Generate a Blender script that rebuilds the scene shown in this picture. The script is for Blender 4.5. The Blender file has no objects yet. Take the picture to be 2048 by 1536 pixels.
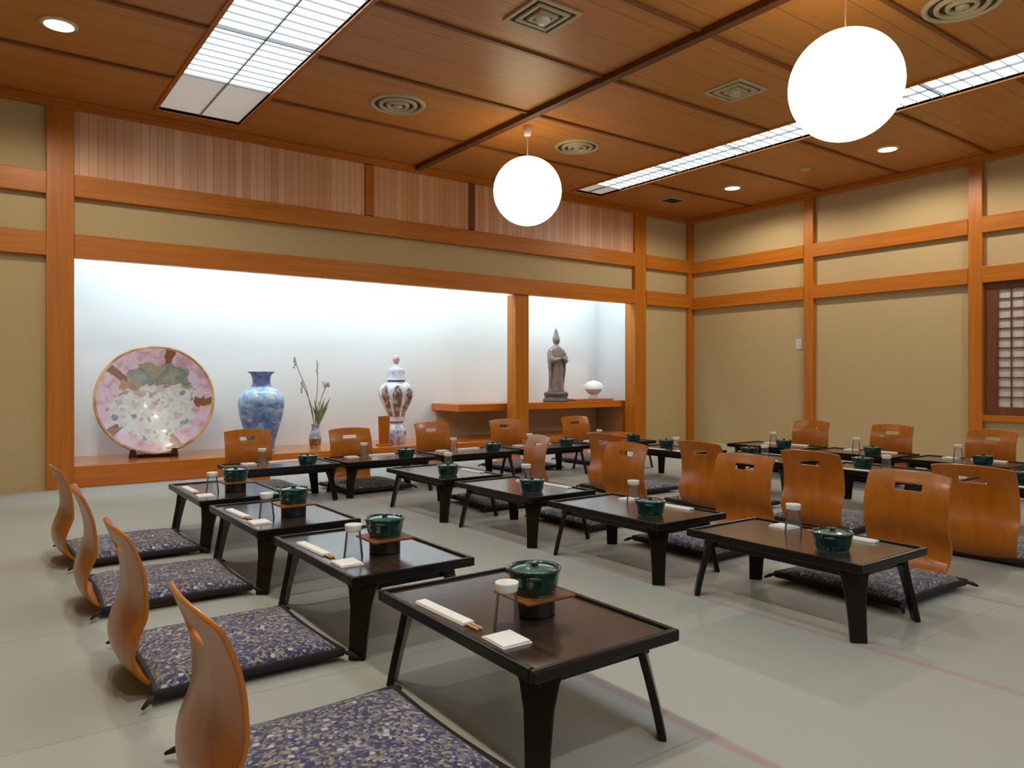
import bpy, bmesh, math, random
from mathutils import Vector, Matrix
random.seed(7)
PI = math.pi
SC = bpy.context.scene
COL = SC.collection

# ---------------------------------------------------------------- camera, world, exposure
cam_data = bpy.data.cameras.new('camera')
cam_data.sensor_width = 36.0
cam_data.lens = 36.0 * 1481.0 / 2048.0
cam_data.shift_y = -13.0 / 2048.0
cam_data.clip_start = 0.05
cam = bpy.data.objects.new('camera', cam_data)
COL.objects.link(cam)
cam.location = (0, 0, 0.86)
cam.rotation_euler = (PI / 2, 0, -math.radians(36.2))
SC.camera = cam

world = bpy.data.worlds.new('world')
SC.world = world
world.use_nodes = True
world.node_tree.nodes['Background'].inputs[0].default_value = (0.5, 0.45, 0.4, 1)
world.node_tree.nodes['Background'].inputs[1].default_value = 0.05

SC.view_settings.view_transform = 'Standard'
SC.view_settings.look = 'None'
SC.view_settings.gamma = 1.0
SC.view_settings.use_curve_mapping = False
SC.view_settings.exposure = 0.22

L_LOUVRE = 2.5      # radiance of the ceiling light panels
L_GLOBE = 3.0
L_TUBE = 46.0
L_FILL = 0.9  # radiance of the fill panel added behind the camera
W_SPOT = 62.0

# ---------------------------------------------------------------- materials
def new_mat(name):
    m = bpy.data.materials.new(name)
    m.use_nodes = True
    nt = m.node_tree
    return m, nt, nt.nodes['Principled BSDF']

def node(nt, kind, **kw):
    n = nt.nodes.new(kind)
    for k, v in kw.items():
        setattr(n, k, v)
    return n

def ramp(nt, fac, stops, interp='LINEAR'):
    r = node(nt, 'ShaderNodeValToRGB')
    r.color_ramp.interpolation = interp
    el = r.color_ramp.elements
    while len(el) < len(stops):
        el.new(0.5)
    for e, (p, c) in zip(el, stops):
        e.position = p
        e.color = (c[0], c[1], c[2], 1)
    nt.links.new(fac, r.inputs[0])
    return r.outputs[0]

def coords(nt, scale=(1, 1, 1), kind='Object', rot=(0, 0, 0)):
    tc = node(nt, 'ShaderNodeTexCoord')
    mp = node(nt, 'ShaderNodeMapping')
    mp.inputs['Scale'].default_value = scale
    mp.inputs['Rotation'].default_value = rot
    nt.links.new(tc.outputs[kind], mp.inputs['Vector'])
    return mp.outputs[0]

def noise(nt, vec, scale=5, detail=4, rough=0.5, dist=0.0):
    n = node(nt, 'ShaderNodeTexNoise')
    n.inputs['Scale'].default_value = scale
    n.inputs['Detail'].default_value = detail
    n.inputs['Roughness'].default_value = rough
    n.inputs['Distortion'].default_value = dist
    nt.links.new(vec, n.inputs['Vector'])
    return n.outputs['Fac']

def math_n(nt, op, a, b=None, c=None):
    n = node(nt, 'ShaderNodeMath', operation=op)
    for i, v in enumerate((a, b, c)):
        if v is None:
            continue
        if isinstance(v, (int, float)):
            n.inputs[i].default_value = v
        else:
            nt.links.new(v, n.inputs[i])
    return n.outputs[0]

def mixc(nt, fac, a, b, blend='MIX'):
    n = node(nt, 'ShaderNodeMix', data_type='RGBA', blend_type=blend)
    for sock, v in ((n.inputs['Factor'], fac), (n.inputs['A'], a), (n.inputs['B'], b)):
        if isinstance(v, (int, float)):
            sock.default_value = v
        elif isinstance(v, (tuple, list)):
            sock.default_value = (v[0], v[1], v[2], 1)
        else:
            nt.links.new(v, sock)
    return n.outputs['Result']

def bump(nt, bsdf, h, strength=0.2, dist=0.01):
    b = node(nt, 'ShaderNodeBump')
    b.inputs['Strength'].default_value = strength
    b.inputs['Distance'].default_value = dist
    nt.links.new(h, b.inputs['Height'])
    nt.links.new(b.outputs[0], bsdf.inputs['Normal'])

def wood(name, c1, c2, axis='Z', rough=0.4, grain=14.0, coat=0.0):
    m, nt, b = new_mat(name)
    s = {'X': (0.5, grain, grain), 'Y': (grain, 0.5, grain), 'Z': (grain, grain, 0.5)}[axis]
    v = coords(nt, s)
    f = noise(nt, v, 2.2, 6, 0.6, 0.6)
    col = ramp(nt, f, [(0.3, c1), (0.7, c2)])
    nt.links.new(col, b.inputs['Base Color'])
    b.inputs['Roughness'].default_value = rough
    b.inputs['Specular IOR Level'].default_value = 0.3
    b.inputs['Coat Weight'].default_value = coat
    b.inputs['Coat Roughness'].default_value = 0.15
    bump(nt, b, f, 0.08, 0.003)
    return m

def plain(name, c, rough=0.5, metal=0.0, coat=0.0, var=0.06, scale=8):
    m, nt, b = new_mat(name)
    v = coords(nt)
    f = noise(nt, v, scale, 3)
    lo = tuple(x * (1 - var) for x in c)
    hi = tuple(min(1, x * (1 + var)) for x in c)
    nt.links.new(ramp(nt, f, [(0.3, lo), (0.7, hi)]), b.inputs['Base Color'])
    b.inputs['Roughness'].default_value = rough
    b.inputs['Metallic'].default_value = metal
    b.inputs['Coat Weight'].default_value = coat
    b.inputs['Coat Roughness'].default_value = 0.08
    return m

def emit(name, c, s):
    m, nt, b = new_mat(name)
    b.inputs['Base Color'].default_value = (c[0] * .8, c[1] * .8, c[2] * .8, 1)
    b.inputs['Roughness'].default_value = 0.7
    b.inputs['Emission Color'].default_value = (c[0], c[1], c[2], 1)
    b.inputs['Emission Strength'].default_value = s
    return m

M = {}
O1, O2 = (0.39, 0.112, 0.007), (0.52, 0.170, 0.014)
M['post'] = wood('post_wood', O1, O2, 'Z', 0.38)
M['beam_x'] = wood('beam_wood_x', O1, O2, 'X', 0.38)
M['beam_y'] = wood('beam_wood_y', O1, O2, 'Y', 0.38)
M['dais'] = wood('dais_wood', (0.46, 0.120, 0.008), (0.60, 0.18, 0.016), 'X', 0.22, coat=0.3)
M['batten_x'] = wood('batten_wood_x', (0.14, 0.048, 0.014), (0.24, 0.09, 0.025), 'X', 0.4)
M['batten_y'] = wood('batten_wood_y', (0.10, 0.030, 0.010), (0.17, 0.055, 0.016), 'Y', 0.4)
M['chair'] = wood('bent_plywood', (0.36, 0.098, 0.005), (0.47, 0.148, 0.010), 'Z', 0.3, 10, coat=0.25)
M['board'] = wood('board_wood', (0.16, 0.055, 0.015), (0.27, 0.10, 0.028), 'X', 0.45)
M['darkwood'] = wood('dark_stand_wood', (0.03, 0.008, 0.006), (0.07, 0.018, 0.012), 'X', 0.35)
M['sash'] = wood('sash_wood', (0.12, 0.04, 0.02), (0.20, 0.07, 0.03), 'Z', 0.4)
M['lacquer'] = plain('black_lacquer', (0.007, 0.005, 0.004), 0.28)
M['lacquer'].node_tree.nodes['Principled BSDF'].inputs['Specular IOR Level'].default_value = 0.25
M['vent'] = plain('vent_metal', (0.50, 0.42, 0.27), 0.5)
M['vent_dark'] = plain('vent_dark', (0.03, 0.025, 0.02), 0.6)
M['brass'] = plain('lamp_ring', (0.7, 0.55, 0.35), 0.35)
M['iron'] = plain('black_iron', (0.010, 0.009, 0.012), 0.45)
M['paper'] = plain('white_paper', (0.86, 0.86, 0.84), 0.8, var=0.02)
M['chopstick'] = wood('chopstick_wood', (0.55, 0.32, 0.14), (0.7, 0.45, 0.22), 'Y', 0.5)
M['plaster'] = None
M['plastic'] = plain('white_plastic', (0.62, 0.60, 0.62), 0.4)
M['stem'] = plain('plant_stem', (0.16, 0.20, 0.07), 0.6, var=0.3)
M['petal'] = plain('lilac_petal', (0.62, 0.48, 0.72), 0.6, var=0.15)
M['bud'] = plain('flower_bud', (0.40, 0.40, 0.25), 0.6, var=0.3)
M['louvre'] = emit('louvre_light', (0.82, 0.97, 1.10), L_LOUVRE)
M['end_glow'] = emit('end_diffuser_glow', (1.0, 0.97, 0.92), 0.20)  # faint emission gives the unlit end diffuser its grey tone
M['slat'] = plain('louvre_slat', (0.34, 0.33, 0.32), 0.5, var=0.02)
M['globe'] = emit('lantern_paper', (1.0, 0.84, 0.55), L_GLOBE)
M['bulb'] = emit('downlight_bulb', (1.0, 0.92, 0.78), 10.0)
M['fill_glow'] = emit('fill_light_paper', (0.86, 0.97, 1.04), L_FILL)  # emission of the added, unseen fill window
M['tube'] = emit('fluorescent_tube', (0.74, 0.95, 1.14), L_TUBE)

def plaster_mat(name, c):
    m, nt, b = new_mat(name)
    v = coords(nt)
    f = noise(nt, v, 160, 2)
    g = noise(nt, v, 1.2, 3)
    c0 = mixc(nt, g, tuple(x * 0.94 for x in c), tuple(x * 1.05 for x in c))
    c1 = mixc(nt, f, tuple(x * 0.75 for x in c), c0)
    nt.links.new(c1, b.inputs['Base Color'])
    b.inputs['Roughness'].default_value = 0.9
    bump(nt, b, f, 0.15, 0.002)
    return m
M['plaster'] = plaster_mat('sand_plaster', (0.57, 0.43, 0.225))
M['alcove'] = plaster_mat('white_plaster', (0.84, 0.87, 0.87))

def ceiling_mat():
    m, nt, b = new_mat('ceiling_boards')
    tc = node(nt, 'ShaderNodeTexCoord')
    sep = node(nt, 'ShaderNodeSeparateXYZ')
    nt.links.new(tc.outputs['Object'], sep.inputs[0])
    y = math_n(nt, 'ADD', sep.outputs['Y'], 20.0 - 2.13 + 0.29)
    yy = math_n(nt, 'DIVIDE', y, 0.2917)
    fr = math_n(nt, 'FRACT', yy)
    seam = math_n(nt, 'LESS_THAN', fr, 0.025)
    fl = math_n(nt, 'FLOOR', yy)
    wn = node(nt, 'ShaderNodeTexWhiteNoise', noise_dimensions='1D')
    nt.links.new(fl, wn.inputs['W'])
    f = noise(nt, coords(nt, (0.6, 18, 1)), 2.5, 6, 0.6, 0.5)
    col = ramp(nt, f, [(0.3, (0.44, 0.17, 0.030)), (0.7, (0.55, 0.23, 0.050))])
    col = mixc(nt, math_n(nt, 'MULTIPLY', wn.outputs['Value'], 0.25), col, (0.42, 0.15, 0.04))
    col = mixc(nt, math_n(nt, 'MULTIPLY', seam, 0.55), col, (0.08, 0.03, 0.01))
    nt.links.new(col, b.inputs['Base Color'])
    b.inputs['Roughness'].default_value = 0.42
    bump(nt, b, f, 0.05, 0.002)
    return m
M['ceiling'] = ceiling_mat()

def slat_panel_mat():
    m, nt, b = new_mat('reed_panel')
    tc = node(nt, 'ShaderNodeTexCoord')
    sep = node(nt, 'ShaderNodeSeparateXYZ')
    nt.links.new(tc.outputs['Object'], sep.inputs[0])
    xx = math_n(nt, 'MULTIPLY', math_n(nt, 'ADD', sep.outputs['X'], 50), 16.0)
    fl = math_n(nt, 'FLOOR', xx)
    fr = math_n(nt, 'FRACT', xx)
    wn = node(nt, 'ShaderNodeTexWhiteNoise', noise_dimensions='1D')
    nt.links.new(fl, wn.inputs['W'])
    f = noise(nt, coords(nt, (30, 30, 0.8)), 2, 5)
    col = ramp(nt, wn.outputs['Value'], [(0.0, (0.60, 0.29, 0.14)), (0.6, (0.72, 0.38, 0.20)), (1.0, (0.80, 0.48, 0.29))])
    col = mixc(nt, math_n(nt, 'MULTIPLY', f, 0.5), col, (0.54, 0.26, 0.12))
    seam = math_n(nt, 'LESS_THAN', fr, 0.07)
    col = mixc(nt, math_n(nt, 'MULTIPLY', seam, 0.6), col, (0.10, 0.04, 0.02))
    nt.links.new(col, b.inputs['Base Color'])
    b.inputs['Roughness'].default_value = 0.48
    b.inputs['Specular IOR Level'].default_value = 0.9
    return m
M['reed'] = slat_panel_mat()

def tatami_mat():
    m, nt, b = new_mat('tatami')
    tc = node(nt, 'ShaderNodeTexCoord')
    sep = node(nt, 'ShaderNodeSeparateXYZ')
    nt.links.new(tc.outputs['Object'], sep.inputs[0])
    X, Y = sep.outputs['X'], sep.outputs['Y']
    u = math_n(nt, 'DIVIDE', math_n(nt, 'ADD', X, 0.875 * 20 - 1.43), 0.875)
    fu = math_n(nt, 'FRACT', u)
    iu = math_n(nt, 'FLOOR', u)
    # distance to the nearest strip edge
    du = math_n(nt, 'ABSOLUTE', math_n(nt, 'SUBTRACT', fu, 0.5))
    right = math_n(nt, 'GREATER_THAN', X, 1.405)
    left = math_n(nt, 'SUBTRACT', 1.0, right)
    heri = math_n(nt, 'MULTIPLY', right, math_n(nt, 'GREATER_THAN', du, 0.5 - 0.017 / 0.875))
    line_raw = math_n(nt, 'GREATER_THAN', du, 0.5 - 0.001 / 0.875)
    half = math_n(nt, 'MULTIPLY', math_n(nt, 'MODULO', iu, 2.0), 0.5)
    v = math_n(nt, 'ADD', math_n(nt, 'DIVIDE', math_n(nt, 'ADD', Y, 1.75 * 10 - 2.04), 1.75), half)
    fv = math_n(nt, 'FRACT', v)
    iv = math_n(nt, 'FLOOR', v)
    dv = math_n(nt, 'ABSOLUTE', math_n(nt, 'SUBTRACT', fv, 0.5))
    joint = math_n(nt, 'MULTIPLY', right, math_n(nt, 'GREATER_THAN', dv, 0.5 - 0.0025 / 1.75))
    w = math_n(nt, 'FRACT', math_n(nt, 'DIVIDE', math_n(nt, 'ADD', Y, 0.875 * 20.5 - 2.04), 0.875))
    dw = math_n(nt, 'ABSOLUTE', math_n(nt, 'SUBTRACT', w, 0.5))
    joint = math_n(nt, 'ADD', joint, math_n(nt, 'MULTIPLY', left, math_n(nt, 'LESS_THAN', dw, 0.004)))
    line0 = math_n(nt, 'MULTIPLY', right, line_raw)
    wn = node(nt, 'ShaderNodeTexWhiteNoise', noise_dimensions='2D')
    cb = node(nt, 'ShaderNodeCombineXYZ')
    nt.links.new(iu, cb.inputs[0]); nt.links.new(iv, cb.inputs[1])
    nt.links.new(cb.outputs[0], wn.inputs['Vector'])
    weave = noise(nt, coords(nt, (260, 18, 1)), 1.0, 2)
    cord = math_n(nt, 'SINE', math_n(nt, 'MULTIPLY', Y, 2 * PI / 0.016))
    big = noise(nt, coords(nt), 1.6, 4)
    col = mixc(nt, wn.outputs['Value'], (0.37, 0.405, 0.385), (0.42, 0.455, 0.425))
    col = mixc(nt, math_n(nt, 'MULTIPLY', weave, 0.35), col, (0.36, 0.35, 0.24))
    col = mixc(nt, math_n(nt, 'MULTIPLY', big, 0.25), col, (0.48, 0.45, 0.39))
    col = mixc(nt, math_n(nt, 'MULTIPLY', joint, 0.3), col, (0.16, 0.15, 0.10))
    col = mixc(nt, heri, col, (0.42, 0.315, 0.33))
    col = mixc(nt, math_n(nt, 'MULTIPLY', line0, 0.35), col, (0.15, 0.12, 0.11))
    nt.links.new(col, b.inputs['Base Color'])
    b.inputs['Roughness'].default_value = 0.55
    h = math_n(nt, 'ADD', math_n(nt, 'MULTIPLY', cord, 0.3), weave)
    bump(nt, b, h, 0.12, 0.002)
    return m
M['tatami'] = tatami_mat()

def tabletop_mat():
    m, nt, b = new_mat('lacquered_top')
    f = noise(nt, coords(nt, (30, 2, 1)), 3, 6, 0.65, 0.4)
    col = ramp(nt, f, [(0.3, (0.022, 0.013, 0.009)), (0.7, (0.062, 0.038, 0.025))])
    nt.links.new(col, b.inputs['Base Color'])
    b.inputs['Roughness'].default_value = 0.22
    b.inputs['Specular IOR Level'].default_value = 0.35
    b.inputs['Coat Weight'].default_value = 0.5
    b.inputs['Coat IOR'].default_value = 1.4
    b.inputs['Coat Roughness'].default_value = 0.14
    return m
M['top'] = tabletop_mat()

def fabric_mat():
    m, nt, b = new_mat('navy_print_fabric')
    v = coords(nt)
    vo = node(nt, 'ShaderNodeTexVoronoi')
    vo.inputs['Scale'].default_value = 125
    nt.links.new(v, vo.inputs['Vector'])
    vo2 = node(nt, 'ShaderNodeTexVoronoi')
    vo2.inputs['Scale'].default_value = 21
    nt.links.new(v, vo2.inputs['Vector'])
    n1 = noise(nt, v, 75, 3, 0.6)
    sepc = node(nt, 'ShaderNodeSeparateColor')
    nt.links.new(vo.outputs['Color'], sepc.inputs[0])
    col = ramp(nt, sepc.outputs[0], [(0.0, (0.030, 0.038, 0.105)), (0.34, (0.075, 0.080, 0.17)),
                                     (0.52, (0.21, 0.18, 0.17)), (0.74, (0.33, 0.27, 0.21)), (0.92, (0.40, 0.40, 0.46))], 'CONSTANT')
    col = mixc(nt, math_n(nt, 'MULTIPLY', math_n(nt, 'GREATER_THAN', n1, 0.58), 0.5), col, (0.055, 0.06, 0.14))
    spot = math_n(nt, 'LESS_THAN', vo2.outputs['Distance'], 0.16)
    col = mixc(nt, math_n(nt, 'MULTIPLY', spot, 0.9), col, (0.55, 0.55, 0.58))
    nt.links.new(col, b.inputs['Base Color'])
    b.inputs['Roughness'].default_value = 0.85
    b.inputs['Sheen Weight'].default_value = 0.2
    bump(nt, b, n1, 0.3, 0.004)
    return m
M['fabric'] = fabric_mat()
M['border'] = plain('black_border_fabric', (0.016, 0.012, 0.014), 0.8)

def glaze(name, c1, c2, rough=0.12, scale=9):
    m, nt, b = new_mat(name)
    f = noise(nt, coords(nt), scale, 4, 0.6, 0.3)
    nt.links.new(ramp(nt, f, [(0.35, c1), (0.7, c2)]), b.inputs['Base Color'])
    b.inputs['Roughness'].default_value = rough
    b.inputs['Coat Weight'].default_value = 0.5
    return m
M['teal'] = glaze('teal_glaze', (0.003, 0.032, 0.028), (0.008, 0.065, 0.055), 0.18)
M['teal_light'] = glaze('teal_lid_glaze', (0.03, 0.13, 0.12), (0.08, 0.22, 0.20), 0.16)
M['white_glaze'] = glaze('white_glaze', (0.78, 0.82, 0.84), (0.86, 0.88, 0.88), 0.15)

M['cover'] = plain('white_cover', (0.85, 0.88, 0.90), 0.45, var=0.02)

def blue_vase_mat():
    m, nt, b = new_mat('blue_and_white_glaze')
    tc = node(nt, 'ShaderNodeTexCoord')
    sep = node(nt, 'ShaderNodeSeparateXYZ')
    nt.links.new(tc.outputs['Object'], sep.inputs[0])
    z = sep.outputs['Z']
    f = noise(nt, coords(nt, (1, 1, 1.4)), 6.5, 5, 0.6, 0.8)
    paint = ramp(nt, f, [(0.36, (0.035, 0.085, 0.24)), (0.50, (0.12, 0.22, 0.46)), (0.60, (0.30, 0.42, 0.62)), (0.72, (0.55, 0.68, 0.80))])
    shoulder = node(nt, 'ShaderNodeMapRange')
    shoulder.inputs['From Min'].default_value = 0.44; shoulder.inputs['From Max'].default_value = 0.53
    nt.links.new(z, shoulder.inputs['Value'])
    f2 = noise(nt, coords(nt), 14, 3, 0.5, 0.5)
    light = ramp(nt, f2, [(0.42, (0.30, 0.52, 0.80)), (0.55, (0.62, 0.80, 0.90))])
    col = mixc(nt, shoulder.outputs[0], paint, light)
    neck = math_n(nt, 'GREATER_THAN', z, 0.605)
    band = ramp(nt, f2, [(0.35, (0.05, 0.08, 0.26)), (0.6, (0.17, 0.25, 0.52))])
    col = mixc(nt, neck, col, band)
    nt.links.new(col, b.inputs['Base Color'])
    b.inputs['Roughness'].default_value = 0.15
    b.inputs['Coat Weight'].default_value = 0.4
    return m
M['bluevase'] = blue_vase_mat()

def imari_mat():
    m, nt, b = new_mat('imari_glaze')
    tc = node(nt, 'ShaderNodeTexCoord')
    sep = node(nt, 'ShaderNodeSeparateXYZ')
    nt.links.new(tc.outputs['Object'], sep.inputs[0])
    X, Y, z = sep.outputs['X'], sep.outputs['Y'], sep.outputs['Z']
    ang = math_n(nt, 'ARCTAN2', Y, X)
    pet = math_n(nt, 'ABSOLUTE', math_n(nt, 'SINE', math_n(nt, 'MULTIPLY', ang, 4.0)))
    edge = math_n(nt, 'ADD', math_n(nt, 'MULTIPLY', pet, 0.16), -0.02)
    below = math_n(nt, 'LESS_THAN', z, math_n(nt, 'ADD', edge, 0.47))
    above = math_n(nt, 'GREATER_THAN', z, 0.28)
    panel = math_n(nt, 'MULTIPLY', math_n(nt, 'MULTIPLY', below, above), math_n(nt, 'GREATER_THAN', pet, 0.42))
    f = noise(nt, coords(nt), 16, 4, 0.6, 0.5)
    base = ramp(nt, f, [(0.36, (0.35, 0.42, 0.68)), (0.48, (0.68, 0.74, 0.84)), (0.6, (0.80, 0.84, 0.88))])
    pcol = ramp(nt, f, [(0.38, (0.16, 0.06, 0.055)), (0.5, (0.30, 0.17, 0.14)), (0.60, (0.52, 0.44, 0.40))])
    col = mixc(nt, panel, base, pcol)
    b1 = math_n(nt, 'COMPARE', z, 0.222, 0.010)
    b2 = math_n(nt, 'COMPARE', z, 0.655, 0.012)
    bb = math_n(nt, 'MAXIMUM', b1, b2)
    col = mixc(nt, bb, col, (0.16, 0.15, 0.30))
    low = math_n(nt, 'LESS_THAN', z, 0.14)
    lcol = ramp(nt, f, [(0.40, (0.20, 0.20, 0.45)), (0.55, (0.62, 0.62, 0.76))])
    col = mixc(nt, low, col, lcol)
    nt.links.new(col, b.inputs['Base Color'])
    b.inputs['Roughness'].default_value = 0.15
    b.inputs['Coat Weight'].default_value = 0.4
    return m
M['imari'] = imari_mat()
M['imari_lid'] = glaze('imari_lid_glaze', (0.45, 0.52, 0.70), (0.82, 0.86, 0.90), 0.15, 14)
M['finial'] = glaze('finial_glaze', (0.50, 0.30, 0.32), (0.78, 0.66, 0.66), 0.2, 20)

def plate_mat():
    # disc lies in the object's XY plane before it is tilted, radius 0.485
    m, nt, b = new_mat('overglaze_enamel_plate')
    tc = node(nt, 'ShaderNodeTexCoord')
    sep = node(nt, 'ShaderNodeSeparateXYZ')
    nt.links.new(tc.outputs['Object'], sep.inputs[0])
    X, Y = sep.outputs['X'], sep.outputs['Y']
    r = math_n(nt, 'SQRT', math_n(nt, 'ADD', math_n(nt, 'MULTIPLY', X, X), math_n(nt, 'MULTIPLY', Y, Y)))
    ang = math_n(nt, 'ARCTAN2', Y, X)
    wob = noise(nt, coords(nt), 4, 3, 0.6, 0.5)
    rw = math_n(nt, 'ADD', r, math_n(nt, 'MULTIPLY', math_n(nt, 'SUBTRACT', wob, 0.5), 0.42))
    vo = node(nt, 'ShaderNodeTexVoronoi')
    vo.inputs['Scale'].default_value = 26
    nt.links.new(coords(nt), vo.inputs['Vector'])
    sc = node(nt, 'ShaderNodeSeparateColor')
    nt.links.new(vo.outputs['Color'], sc.inputs[0])
    centre = ramp(nt, sc.outputs[0], [(0, (0.60, 0.66, 0.64)), (0.30, (0.50, 0.40, 0.48)), (0.45, (0.66, 0.70, 0.70)),
                                      (0.62, (0.13, 0.16, 0.24)), (0.70, (0.58, 0.60, 0.56)), (0.88, (0.50, 0.16, 0.20)), (0.94, (0.70, 0.74, 0.72))], 'CONSTANT')
    n2 = noise(nt, coords(nt), 11, 3, 0.5, 0.4)
    centre = mixc(nt, math_n(nt, 'MULTIPLY', n2, 0.55), centre, (0.60, 0.62, 0.66))
    pinks = ramp(nt, n2, [(0.38, (0.52, 0.32, 0.44)), (0.5, (0.68, 0.47, 0.56)), (0.62, (0.62, 0.56, 0.70))])
    seg = math_n(nt, 'SINE', math_n(nt, 'ADD', math_n(nt, 'MULTIPLY', ang, 5.0), math_n(nt, 'MULTIPLY', wob, 3.0)))
    brown = math_n(nt, 'GREATER_THAN', seg, 0.88)
    ring = mixc(nt, brown, pinks, (0.24, 0.11, 0.05))
    # upper half of the well carries a dark green and ochre branch
    n3 = noise(nt, coords(nt), 5.5, 4, 0.6, 1.0)
    top = math_n(nt, 'GREATER_THAN', math_n(nt, 'ADD', Y, math_n(nt, 'MULTIPLY', n3, 0.25)), 0.24)
    green = ramp(nt, n3, [(0.42, (0.16, 0.20, 0.16)), (0.52, (0.30, 0.30, 0.24)), (0.6, (0.38, 0.22, 0.08))])
    centre = mixc(nt, math_n(nt, 'MULTIPLY', top, 0.85), centre, green)
    col = mixc(nt, math_n(nt, 'GREATER_THAN', rw, 0.335), centre, ring)
    nt2 = math_n(nt, 'GREATER_THAN', r, 0.462)
    gold = ramp(nt, wob, [(0.4, (0.36, 0.18, 0.07)), (0.6, (0.62, 0.44, 0.22))])
    col = mixc(nt, nt2, col, gold)
    nt.links.new(col, b.inputs['Base Color'])
    b.inputs['Roughness'].default_value = 0.2
    b.inputs['Coat Weight'].default_value = 0.3
    return m
M['plate'] = plate_mat()
M['statue'] = glaze('statue_bronze', (0.16, 0.11, 0.10), (0.30, 0.23, 0.22), 0.45, 12)
M['statue_base'] = plain('statue_base', (0.10, 0.07, 0.075), 0.5)
M['smallvase'] = glaze('small_vase_glaze', (0.10, 0.13, 0.25), (0.62, 0.66, 0.74), 0.2, 20)
M['brownglaze'] = glaze('brown_glaze', (0.16, 0.08, 0.03), (0.40, 0.22, 0.09), 0.25, 14)

def glass_mat():
    m, nt, b = new_mat('clear_glass')
    tr = node(nt, 'ShaderNodeBsdfTransparent')
    tr.inputs['Color'].default_value = (0.93, 0.93, 0.95, 1)
    gl = node(nt, 'ShaderNodeBsdfGlossy')
    gl.inputs['Roughness'].default_value = 0.06
    df = node(nt, 'ShaderNodeBsdfDiffuse')
    df.inputs['Color'].default_value = (0.8, 0.8, 0.84, 1)
    fr = node(nt, 'ShaderNodeFresnel')
    fr.inputs['IOR'].default_value = 1.25
    m1 = node(nt, 'ShaderNodeMixShader'); m2 = node(nt, 'ShaderNodeMixShader')
    nt.links.new(fr.outputs[0], m1.inputs[0]); nt.links.new(tr.outputs[0], m1.inputs[1]); nt.links.new(gl.outputs[0], m1.inputs[2])
    m2.inputs[0].default_value = 0.06
    nt.links.new(m1.outputs[0], m2.inputs[1]); nt.links.new(df.outputs[0], m2.inputs[2])
    nt.links.new(m2.outputs[0], nt.nodes['Material Output'].inputs['Surface'])
    return m
M['glass'] = glass_mat()
M['frost'] = plain('frosted_glass_foot', (0.80, 0.80, 0.76), 0.35, var=0.03)
def shoji_mat():
    m, nt, b = new_mat('shoji_paper')
    b.inputs['Base Color'].default_value = (0.62, 0.56, 0.52, 1)
    b.inputs['Roughness'].default_value = 0.9
    return m
M['shoji'] = shoji_mat()

# ---------------------------------------------------------------- mesh helpers
def box(bm, x0, x1, y0, y1, z0, z1):
    vs = [bm.verts.new((x, y, z)) for z in (z0, z1) for y in (y0, y1) for x in (x0, x1)]
    for f in ((0, 2, 3, 1), (4, 5, 7, 6), (0, 1, 5, 4), (2, 6, 7, 3), (0, 4, 6, 2), (1, 3, 7, 5)):
        bm.faces.new([vs[i] for i in f])
    return vs

def hexa(bm, bottom, top):
    vs = [bm.verts.new(p) for p in bottom] + [bm.verts.new(p) for p in top]
    bm.faces.new([vs[3], vs[2], vs[1], vs[0]])
    bm.faces.new([vs[4], vs[5], vs[6], vs[7]])
    for i in range(4):
        j = (i + 1) % 4
        bm.faces.new([vs[i], vs[j], vs[j + 4], vs[i + 4]])
    return vs

def lathe(bm, prof, seg=40, cx=0, cy=0, rfun=None):
    rings = []
    for (r, z) in prof:
        if r < 1e-5:
            rings.append([bm.verts.new((cx, cy, z))])
        else:
            ring = []
            for k in range(seg):
                a = 2 * PI * k / seg
                rr = r if rfun is None else r * rfun(a, z)
                ring.append(bm.verts.new((cx + rr * math.cos(a), cy + rr * math.sin(a), z)))
            rings.append(ring)
    for a, b_ in zip(rings, rings[1:]):
        for k in range(seg):
            k2 = (k + 1) % seg
            if len(a) == 1 and len(b_) == 1:
                continue
            if len(a) == 1:
                bm.faces.new([a[0], b_[k2], b_[k]])
            elif len(b_) == 1:
                bm.faces.new([a[k], a[k2], b_[0]])
            else:
                bm.faces.new([a[k], a[k2], b_[k2], b_[k]])

def smooth_prof(pts, n=6):
    """Catmull-Rom through the profile points."""
    out = []
    P = [pts[0]] + list(pts) + [pts[-1]]
    for i in range(1, len(P) - 2):
        p0, p1, p2, p3 = P[i - 1], P[i], P[i + 1], P[i + 2]
        for k in range(n):
            t = k / n
            out.append(tuple(0.5 * ((2 * p1[d]) + (-p0[d] + p2[d]) * t + (2 * p0[d] - 5 * p1[d] + 4 * p2[d] - p3[d]) * t * t +
                                    (-p0[d] + 3 * p1[d] - 3 * p2[d] + p3[d]) * t ** 3) for d in range(len(p1))))
    out.append(tuple(pts[-1]))
    return [tuple(max(0.0, q[0]) if d == 0 and len(q) == 2 else q[d] for d in range(len(q))) for q in out]

def tube(bm, pts, radii, seg=8, cap=True):
    pts = [Vector(p) for p in pts]
    rings = []
    for i, p in enumerate(pts):
        d = (pts[min(i + 1, len(pts) - 1)] - pts[max(i - 1, 0)]).normalized()
        up = Vector((0, 0, 1)) if abs(d.z) < 0.9 else Vector((1, 0, 0))
        a = d.cross(up).normalized(); b_ = d.cross(a).normalized()
        r = radii[i] if isinstance(radii, (list, tuple)) else radii
        rings.append([bm.verts.new(p + r * (math.cos(2 * PI * k / seg) * a + math.sin(2 * PI * k / seg) * b_)) for k in range(seg)])
    for A, B in zip(rings, rings[1:]):
        for k in range(seg):
            k2 = (k + 1) % seg
            bm.faces.new([A[k], A[k2], B[k2], B[k]])
    if cap:
        bm.faces.new(rings[0][::-1]); bm.faces.new(rings[-1])

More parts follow.
